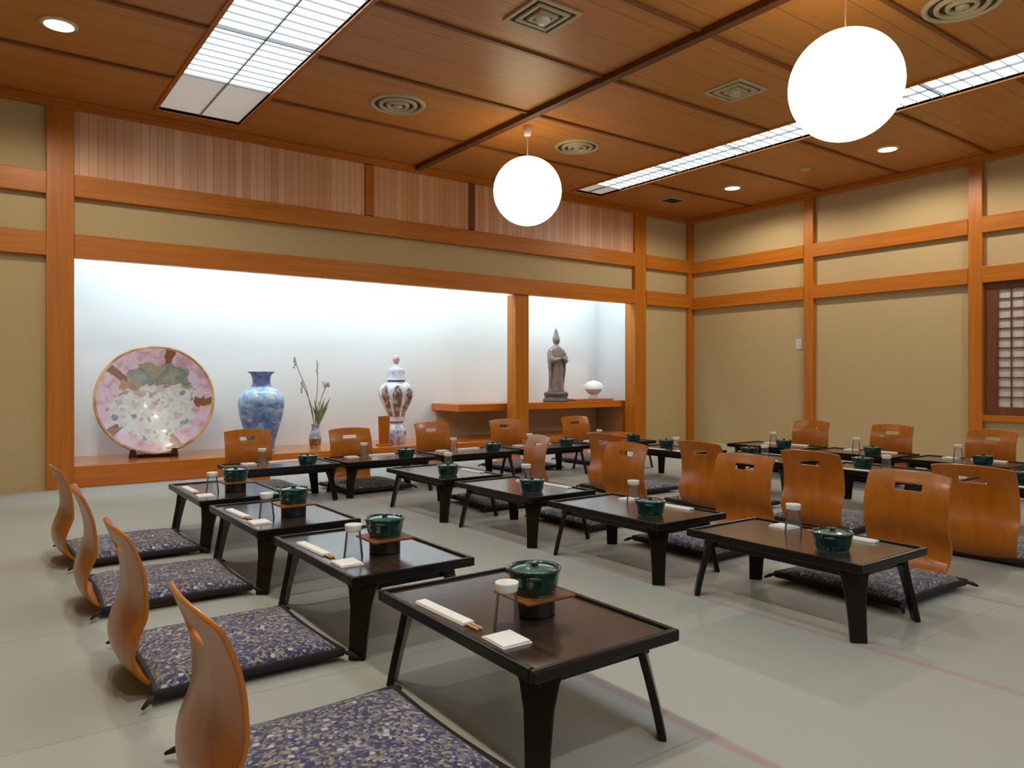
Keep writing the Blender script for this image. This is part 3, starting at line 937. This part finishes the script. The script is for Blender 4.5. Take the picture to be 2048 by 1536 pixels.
# ---------------------------------------------------------------- low tables
TW, TL, TH = 0.22, 0.36, 0.260       # half width, half length, height
def make_table():
    t = thing('low_table', 'x', 'table')
    obj('tabletop', boxes((-TW + .012, TW - .012, -TL + .012, TL - .012, .228, .2535)), M['top'], t)
    b_ = boxes((-TW, TW, -TL, -TL + .018, .231, TH), (-TW, TW, TL - .018, TL, .231, TH),
               (-TW, -TW + .018, -TL + .018, TL - .018, .231, TH), (TW - .018, TW, -TL + .018, TL - .018, .231, TH))
    obj('rim', b_, M['lacquer'], t, bevel=.004)
    ap = boxes((-.17, .17, -.31, -.295, .198, .228), (-.17, .17, .295, .31, .198, .228), (-.17, -.155, -.295, .295, .198, .228), (.155, .17, -.295, .295, .198, .228))
    obj('apron', ap, M['lacquer'], t, bevel=.002)
    for sx in (-1, 1):
        for sy in (-1, 1):
            n = Vector((sx, sy, 0)).normalized(); wdir = Vector((sx, -sy, 0)).normalized()
            bm = NB()
            prev = None
            secs = [((.150, .292, .240), .060), ((.156, .298, .205), .044), ((.166, .308, .15), .033), ((.180, .322, .07), .028), ((.190, .332, 0.0), .026)]
            for (p, hw) in secs:
                c = Vector((p[0] * sx, p[1] * sy, p[2]))
                ring = [bm.verts.new(c + wdir * hw - n * .010), bm.verts.new(c + wdir * hw + n * .010), bm.verts.new(c - wdir * hw + n * .010), bm.verts.new(c - wdir * hw - n * .010)]
                if prev:
                    for k in range(4):
                        k2 = (k + 1) % 4
                        bm.faces.new([prev[k], prev[k2], ring[k2], ring[k]])
                else:
                    bm.faces.new(ring)
                prev = ring
            bm.faces.new(prev[::-1])
            obj('leg', bm, M['lacquer'], t, bevel=.004)
    return t

# ---------------------------------------------------------------- legless bentwood chairs; seat faces local +X
def make_chair():
    t = thing('legless_chair', 'x', 'chair')
    prof = [(.36, .006), (.26, .006), (.16, .006), (.085, .007), (.045, .013), (.010, .032), (-.024, .064), (-.044, .104), (-.046, .145), (-.035, .185), (-.020, .225),
            (-.010, .262), (-.012, .300), (-.017, .338), (-.026, .370), (-.036, .398), (-.047, .424), (-.058, .450)]
    # rows between index 14 and 15 hold the hand hole
    def halfw(i):
        z = prof[i][1]
        if i <= 4: return .165 - .012 * max(0, 2 - i)
        if i <= 8: return .160 + .006 * (i - 4)
        return .184 - .002 * (i - 8) / 3.0
    ts = [-1, -.93, -.65, -.33, -.14, .14, .33, .65, .93, 1]
    bm = NB()
    g = []
    n = len(prof)
    for i, (x, z) in enumerate(prof):
        row = []
        hw = halfw(i)
        for tt in ts:
            y = tt * hw
            dx = 0.0
            if i > 6:        # back dished across its width
                dx = .020 * (tt * tt) * min(1, (i - 6) / 5)
            if 4 < i < 11:   # bottom corners of the back wrap forwards
                dx += .016 * max(0, abs(tt) - .5) * 2
            zz = z
            if i == n - 1:
                zz = z - .010 * max(0, abs(tt) - .55) / .45 + .004 * (1 - tt * tt)
            row.append(bm.verts.new((x + dx, y, zz)))
        g.append(row)
    for i in range(n - 1):
        for j in range(len(ts) - 1):
            if i == 14 and 3 <= j <= 5:
                continue
            bm.faces.new([g[i][j], g[i][j + 1], g[i + 1][j + 1], g[i + 1][j]])
    # split seat and back into two parts
    seat_faces = [f for f in bm.faces if f.calc_center_median().x > .05 and f.calc_center_median().z < .02]
    seat = bm.copy()
    bm.faces.ensure_lookup_table(); seat.faces.ensure_lookup_table()
    idx = {f.index for f in seat_faces}
    bm.faces.index_update(); seat.faces.index_update()
    idx = {f.index for f in bm.faces if f in set(seat_faces)}
    bmesh.ops.delete(bm, geom=[f for f in bm.faces if f.index in idx], context='FACES')
    bmesh.ops.delete(seat, geom=[f for f in seat.faces if f.index not in idx], context='FACES')
    for nm, b_ in (('backrest', bm), ('seat', seat)):
        o = obj(nm, b_, M['chair'], t, smooth=True)
        m = o.modifiers.new('thick', 'SOLIDIFY'); m.thickness = .011; m.offset = 0
        m = o.modifiers.new('bevel', 'BEVEL'); m.width = .0025; m.segments = 2; m.limit_method = 'ANGLE'
        m = o.modifiers.new('subsurf', 'SUBSURF'); m.levels = 1; m.render_levels = 2
    return t

# ---------------------------------------------------------------- floor cushions
def make_cushion():
    t = thing('floor_cushion', 'x', 'cushion')
    hx, hy, N = .262, .262, 22
    Z0 = .0135
    def edge(u, v):
        # corners pulled out a little, sides drawn in
        k = 1 - .045 * (1 - v * v) ; l = 1 - .045 * (1 - u * u)
        return u * hx * k, v * hy * l
    bm = NB()
    g = []
    for i in range(N + 1):
        row = []
        for j in range(N + 1):
            u = -1 + 2 * i / N; v = -1 + 2 * j / N
            x, y = edge(u, v)
            d = (1 - abs(u) ** 5) * (1 - abs(v) ** 5)
            h = .022 + .034 * d ** .5 + .0025 * math.sin(9 * u + 3 * v) * math.sin(8 * v - 2 * u) * d
            row.append(bm.verts.new((x * (1 - .015 * (1 - d)), y * (1 - .015 * (1 - d)), Z0 + h)))
        g.append(row)
    for i in range(N):
        for j in range(N):
            bm.faces.new([g[i][j], g[i + 1][j], g[i + 1][j + 1], g[i][j + 1]])
    # underside
    low = [[bm.verts.new((v.co.x * .99, v.co.y * .99, Z0 + .016)) for v in row] for row in g]
    for i in range(N):
        for j in range(N):
            bm.faces.new([low[i][j], low[i][j + 1], low[i + 1][j + 1], low[i + 1][j]])
    per = [(i, 0) for i in range(N)] + [(N, j) for j in range(N)] + [(i, N) for i in range(N, 0, -1)] + [(0, j) for j in range(N, 0, -1)]
    for a, b_ in zip(per, per[1:] + per[:1]):
        bm.faces.new([g[a[0]][a[1]], low[a[0]][a[1]], low[b_[0]][b_[1]], g[b_[0]][b_[1]]])
    obj('cover', bm, M['fabric'], t, smooth=True)
    bm = NB()
    rings = []
    for (s, z) in ((.93, .0), (1.0, .004), (1.018, .014), (1.018, .026), (1.0, .031), (.95, .026)):
        rings.append([bm.verts.new((edge(-1 + 2 * i / N, -1 + 2 * j / N)[0] * s, edge(-1 + 2 * i / N, -1 + 2 * j / N)[1] * s, Z0 + z)) for i, j in per])
    for A, B in zip(rings, rings[1:]):
        for k in range(len(A)):
            k2 = (k + 1) % len(A)
            bm.faces.new([A[k], A[k2], B[k2], B[k]])
    bm.faces.new(rings[0])
    obj('border', bm, M['border'], t, smooth=True)
    for sx in (-1, 1):
        for sy in (-1, 1):
            x, y = sx * hx * 1.0, sy * hy * 1.0
            bm = NB()
            tube(bm, [(x, y, Z0 + .018), (x + sx * .016, y + sy * .016, Z0 + .012), (x + sx * .034, y + sy * .030, Z0 + .002)], [.005, .008, .004], 8)
            obj('tassel', bm, M['border'], t, smooth=True)
    return t

# ---------------------------------------------------------------- table ware
def make_pot():
    t = thing('teal_pot', 'x', 'pot')
    bm = NB()
    lathe(bm, smooth_prof([(0, 0), (.050, 0), (.054, .004), (.060, .02), (.064, .045), (.069, .060)], 5) + [(.070, .064), (.066, .066), (.062, .060), (.058, .045), (0, .04)], 44)
    for s in (-1, 1):
        tube(bm, smooth_prof([(s * .062, -.016, .048), (s * .080, -.012, .052), (s * .084, 0, .053), (s * .080, .012, .052), (s * .062, .016, .048)], 3), .0045, 8)
    obj('bowl', bm, M['teal'], t, smooth=True)
    bm = NB()
    lathe(bm, smooth_prof([(0, .050), (.058, .052), (.0595, .057), (.050, .062), (.028, .066), (.012, .067)], 4) + [(0, .067)], 40)
    l = obj('lid', bm, M['teal_light'], t, smooth=True)
    bm = NB(); lathe(bm, smooth_prof([(0, .066), (.010, .067), (.009, .070), (.014, .074), (.012, .078), (0, .079)], 4), 20)
    obj('knob', bm, M['teal'], l, smooth=True)
    return t
def make_stove():
    t = thing('table_stove', 'x', 'stove')
    bm = NB()
    lathe(bm, [(0, 0), (.051, 0), (.053, .003), (.053, .046), (0, .046)], 40)
    obj('burner', bm, M['iron'], t, smooth=False, bevel=.002)
    bm = NB()
    box(bm, -.076, .076, -.076, .076, .0465, .0545)
    obj('wooden_tray', bm, M['board'], t, bevel=.003)
    return t
def make_glass():
    t = thing('upturned_glass', 'x', 'glass')
    bm = NB()
    lathe(bm, [(.0335, 0), (.0245, .082), (.0235, .086), (0, .086)], 36)
    obj('tumbler', bm, M['glass'], t, smooth=True)
    bm = NB()
    lathe(bm, smooth_prof([(0, .0865), (.023, .0865), (.0275, .096), (.0285, .110)], 3) + [(.0255, .110), (.022, .098), (0, .093)], 32)
    obj('cup', bm, M['frost'], t, smooth=True)
    return t
def make_chop():
    t = thing('chopstick_sleeve', 'x', 'chopsticks')
    bm = NB()
    hexa(bm, [(-.019, -.10, 0), (.019, -.10, 0), (.019, .13, 0), (-.019, .13, 0)], [(-.015, -.10, .009), (.015, -.10, .009), (.015, .13, .009), (-.015, .13, .009)])
    obj('paper_sleeve', bm, M['paper'], t, bevel=.002)
    obj('chopstick', boxes((-.009, -.002, -.145, -.098, .001, .005)), M['chopstick'], t)
    obj('chopstick', boxes((.002, .009, -.145, -.098, .001, .005)), M['chopstick'], t)
    return t
def make_napkin():
    t = thing('folded_napkin', 'x', 'napkin')
    bm = NB()
    hexa(bm, [(-.040, -.048, 0), (.040, -.048, 0), (.040, .048, 0), (-.040, .048, 0)], [(-.039, -.047, .004), (.039, -.047, .004), (.039, .047, .004), (-.039, .047, .004)])
    obj('lower_fold', bm, M['paper'], t, bevel=.001)
    bm = NB()
    hexa(bm, [(-.038, -.046, .0045), (.036, -.046, .0045), (.036, .040, .0045), (-.038, .040, .0045)], [(-.037, -.045, .007), (.035, -.045, .0085), (.035, .039, .0085), (-.037, .039, .007)])
    obj('upper_fold', bm, M['paper'], t, bevel=.001)
    return t

# rows: (centre x, centre y, rotation of the diner side, chair (x,y), cushion (x,y), pot offset in world)
ORD4 = ['nearest', 'second nearest', 'third nearest', 'farthest']
ORD3 = ['nearest', 'middle', 'farthest']
ORDE = ['leftmost', 'second from left', 'middle', 'second from right', 'rightmost']
rowA = [dict(t=(1.148, 1.55), ch=(.372, 1.47), cu=(.650, 1.51)), dict(t=(1.142, 2.43), ch=(.368, 2.34), cu=(.648, 2.37)),
        dict(t=(1.125, 3.285), ch=(.362, 3.19), cu=(.643, 3.24)), dict(t=(1.12, 4.15), ch=(.357, 4.02), cu=(.638, 4.06))]
rowB = [dict(t=(2.515, 1.605), ch=(3.262, 1.58), cu=(3.0, 1.60)), dict(t=(2.49, 2.45), ch=(3.30, 2.45), cu=(3.03, 2.46)),
        dict(t=(2.475, 3.285), ch=(3.29, 3.32), cu=(3.02, 3.30)), dict(t=(2.455, 4.11), ch=(3.20, 4.10), cu=(2.93, 4.12))]
rowC = [dict(t=(4.83, 1.60), ch=(3.80, 1.52), cu=(4.065, 1.55)), dict(t=(4.83, 2.50), ch=(3.82, 2.36), cu=(4.085, 2.40)),
        dict(t=(4.83, 3.40), ch=(3.80, 3.12), cu=(4.065, 3.18)), dict(t=(4.83, 4.25), ch=(3.78, 3.98), cu=(4.045, 4.02))]
rowD = [dict(t=(5.80, 2.38), ch=(6.40, 2.45), cu=(6.135, 2.43)), dict(t=(5.80, 3.16), ch=(6.40, 3.22), cu=(6.135, 3.20)), dict(t=(5.80, 3.94), ch=(6.40, 3.98), cu=(6.135, 3.97))]
rowE = [dict(t=(1.74, 5.12), ch=(1.75, 5.86), cu=(1.75, 5.595)), dict(t=(2.51, 5.12), ch=(2.47, 5.56), cu=(2.47, 5.295)), dict(t=(3.31, 5.12), ch=(3.40, 5.86), cu=(3.38, 5.60)),
        dict(t=(4.10, 5.12), ch=(4.22, 5.86), cu=(4.20, 5.60)), dict(t=(4.94, 5.12), ch=(5.14, 5.88), cu=(5.12, 5.62))]
ROWS = [('A', rowA, 0.0, ORD4, 'left row'), ('B', rowB, PI, ORD4, 'middle row'), ('C', rowC, 0.0, ORD4, 'third row'),
        ('D', rowD, PI, ORD3, 'right wall row'), ('E', rowE, -PI / 2, ORDE, 'row before the alcove')]
LOOK = {'A': 'with a stove and pot on it', 'B': 'with a lidded teal pot', 'C': 'with a teal pot', 'D': 'with a teal pot', 'E': 'with a teal pot'}
proto = {}
def place(kind, maker, loc, rz, label, group):
    if kind not in proto:
        o = maker(); proto[kind] = o; o['category'] = o['category']
        o.location = loc; o.rotation_euler = (0, 0, rz); o['label'] = label; o['group'] = group
        return o
    return dup(proto[kind], loc, rz, label, group)

rnd = random.Random(3)
for key, row, rz, ords, desc in ROWS:
    for i, d in enumerate(row):
        o_ = ords[i]
        tx, ty = d['t']
        jit = rnd.uniform(-.02, .02)
        where = '%s in the %s' % (o_, desc)
        place('table', make_table, (tx, ty, 0), rz + jit * .3, 'low dark table %s, %s' % (LOOK[key], where), 'low lacquered tables')
        cj = rnd.uniform(-.05, .05)
        if key == 'B' and i == 3: cj = -.25
        side = {'A': 'seen from behind', 'B': 'seen from the front', 'C': 'seen from behind', 'D': 'seen from the front', 'E': 'facing the room'}[key]
        place('chair', make_chair, (d['ch'][0], d['ch'][1], 0), rz + cj, 'legless plywood chair %s, %s' % (side, where), 'legless plywood chairs')
        place('cushion', make_cushion, (d['cu'][0], d['cu'][1], 0), rz + cj * .5 if key != 'B' or i != 3 else rz - .12, 'navy patterned floor cushion on the chair %s' % where, 'navy floor cushions')
        c, s = math.cos(rz), math.sin(rz)
        def L(x, y): return (tx + c * x - s * y, ty + s * x + c * y)
        zt = .2535
        x, y = L(-.165, .075); place('chop', make_chop, (x, y, zt), rz + .04 + jit, 'white chopstick sleeve on the table %s' % where, 'chopsticks in paper sleeves')
        x, y = L(-.150, -.165); place('napkin', make_napkin, (x, y, zt), rz - .03 + jit, 'small white folded napkin on the table %s' % where, 'folded white napkins')
        x, y = L(-.095, -.09); place('glass', make_glass, (x, y, zt), rz + jit, 'upturned glass topped by white cup, table %s' % where, 'upturned glasses')
        if key == 'A':
            x, y = tx + .025, ty - .045 + (-.04 if i else 0)
            place('stove', make_stove, (x, y, zt), jit, 'round black table stove with wooden tray, table %s' % where, 'table stoves')
            place('pot', make_pot, (x, y, zt + .0548), .9 + jit, 'dark teal lidded pot on its stove, table %s' % where, 'teal pots')
        else:
            ox, oy = {'B': (-.06, -.165), 'C': (.04, .14), 'D': (-.12, -.16), 'E': (.16, -.11)}[key]
            place('pot', make_pot, (tx + ox, ty + oy, zt), .5 + jit * 8, 'teal lidded pot on the bare table %s' % where, 'teal pots')
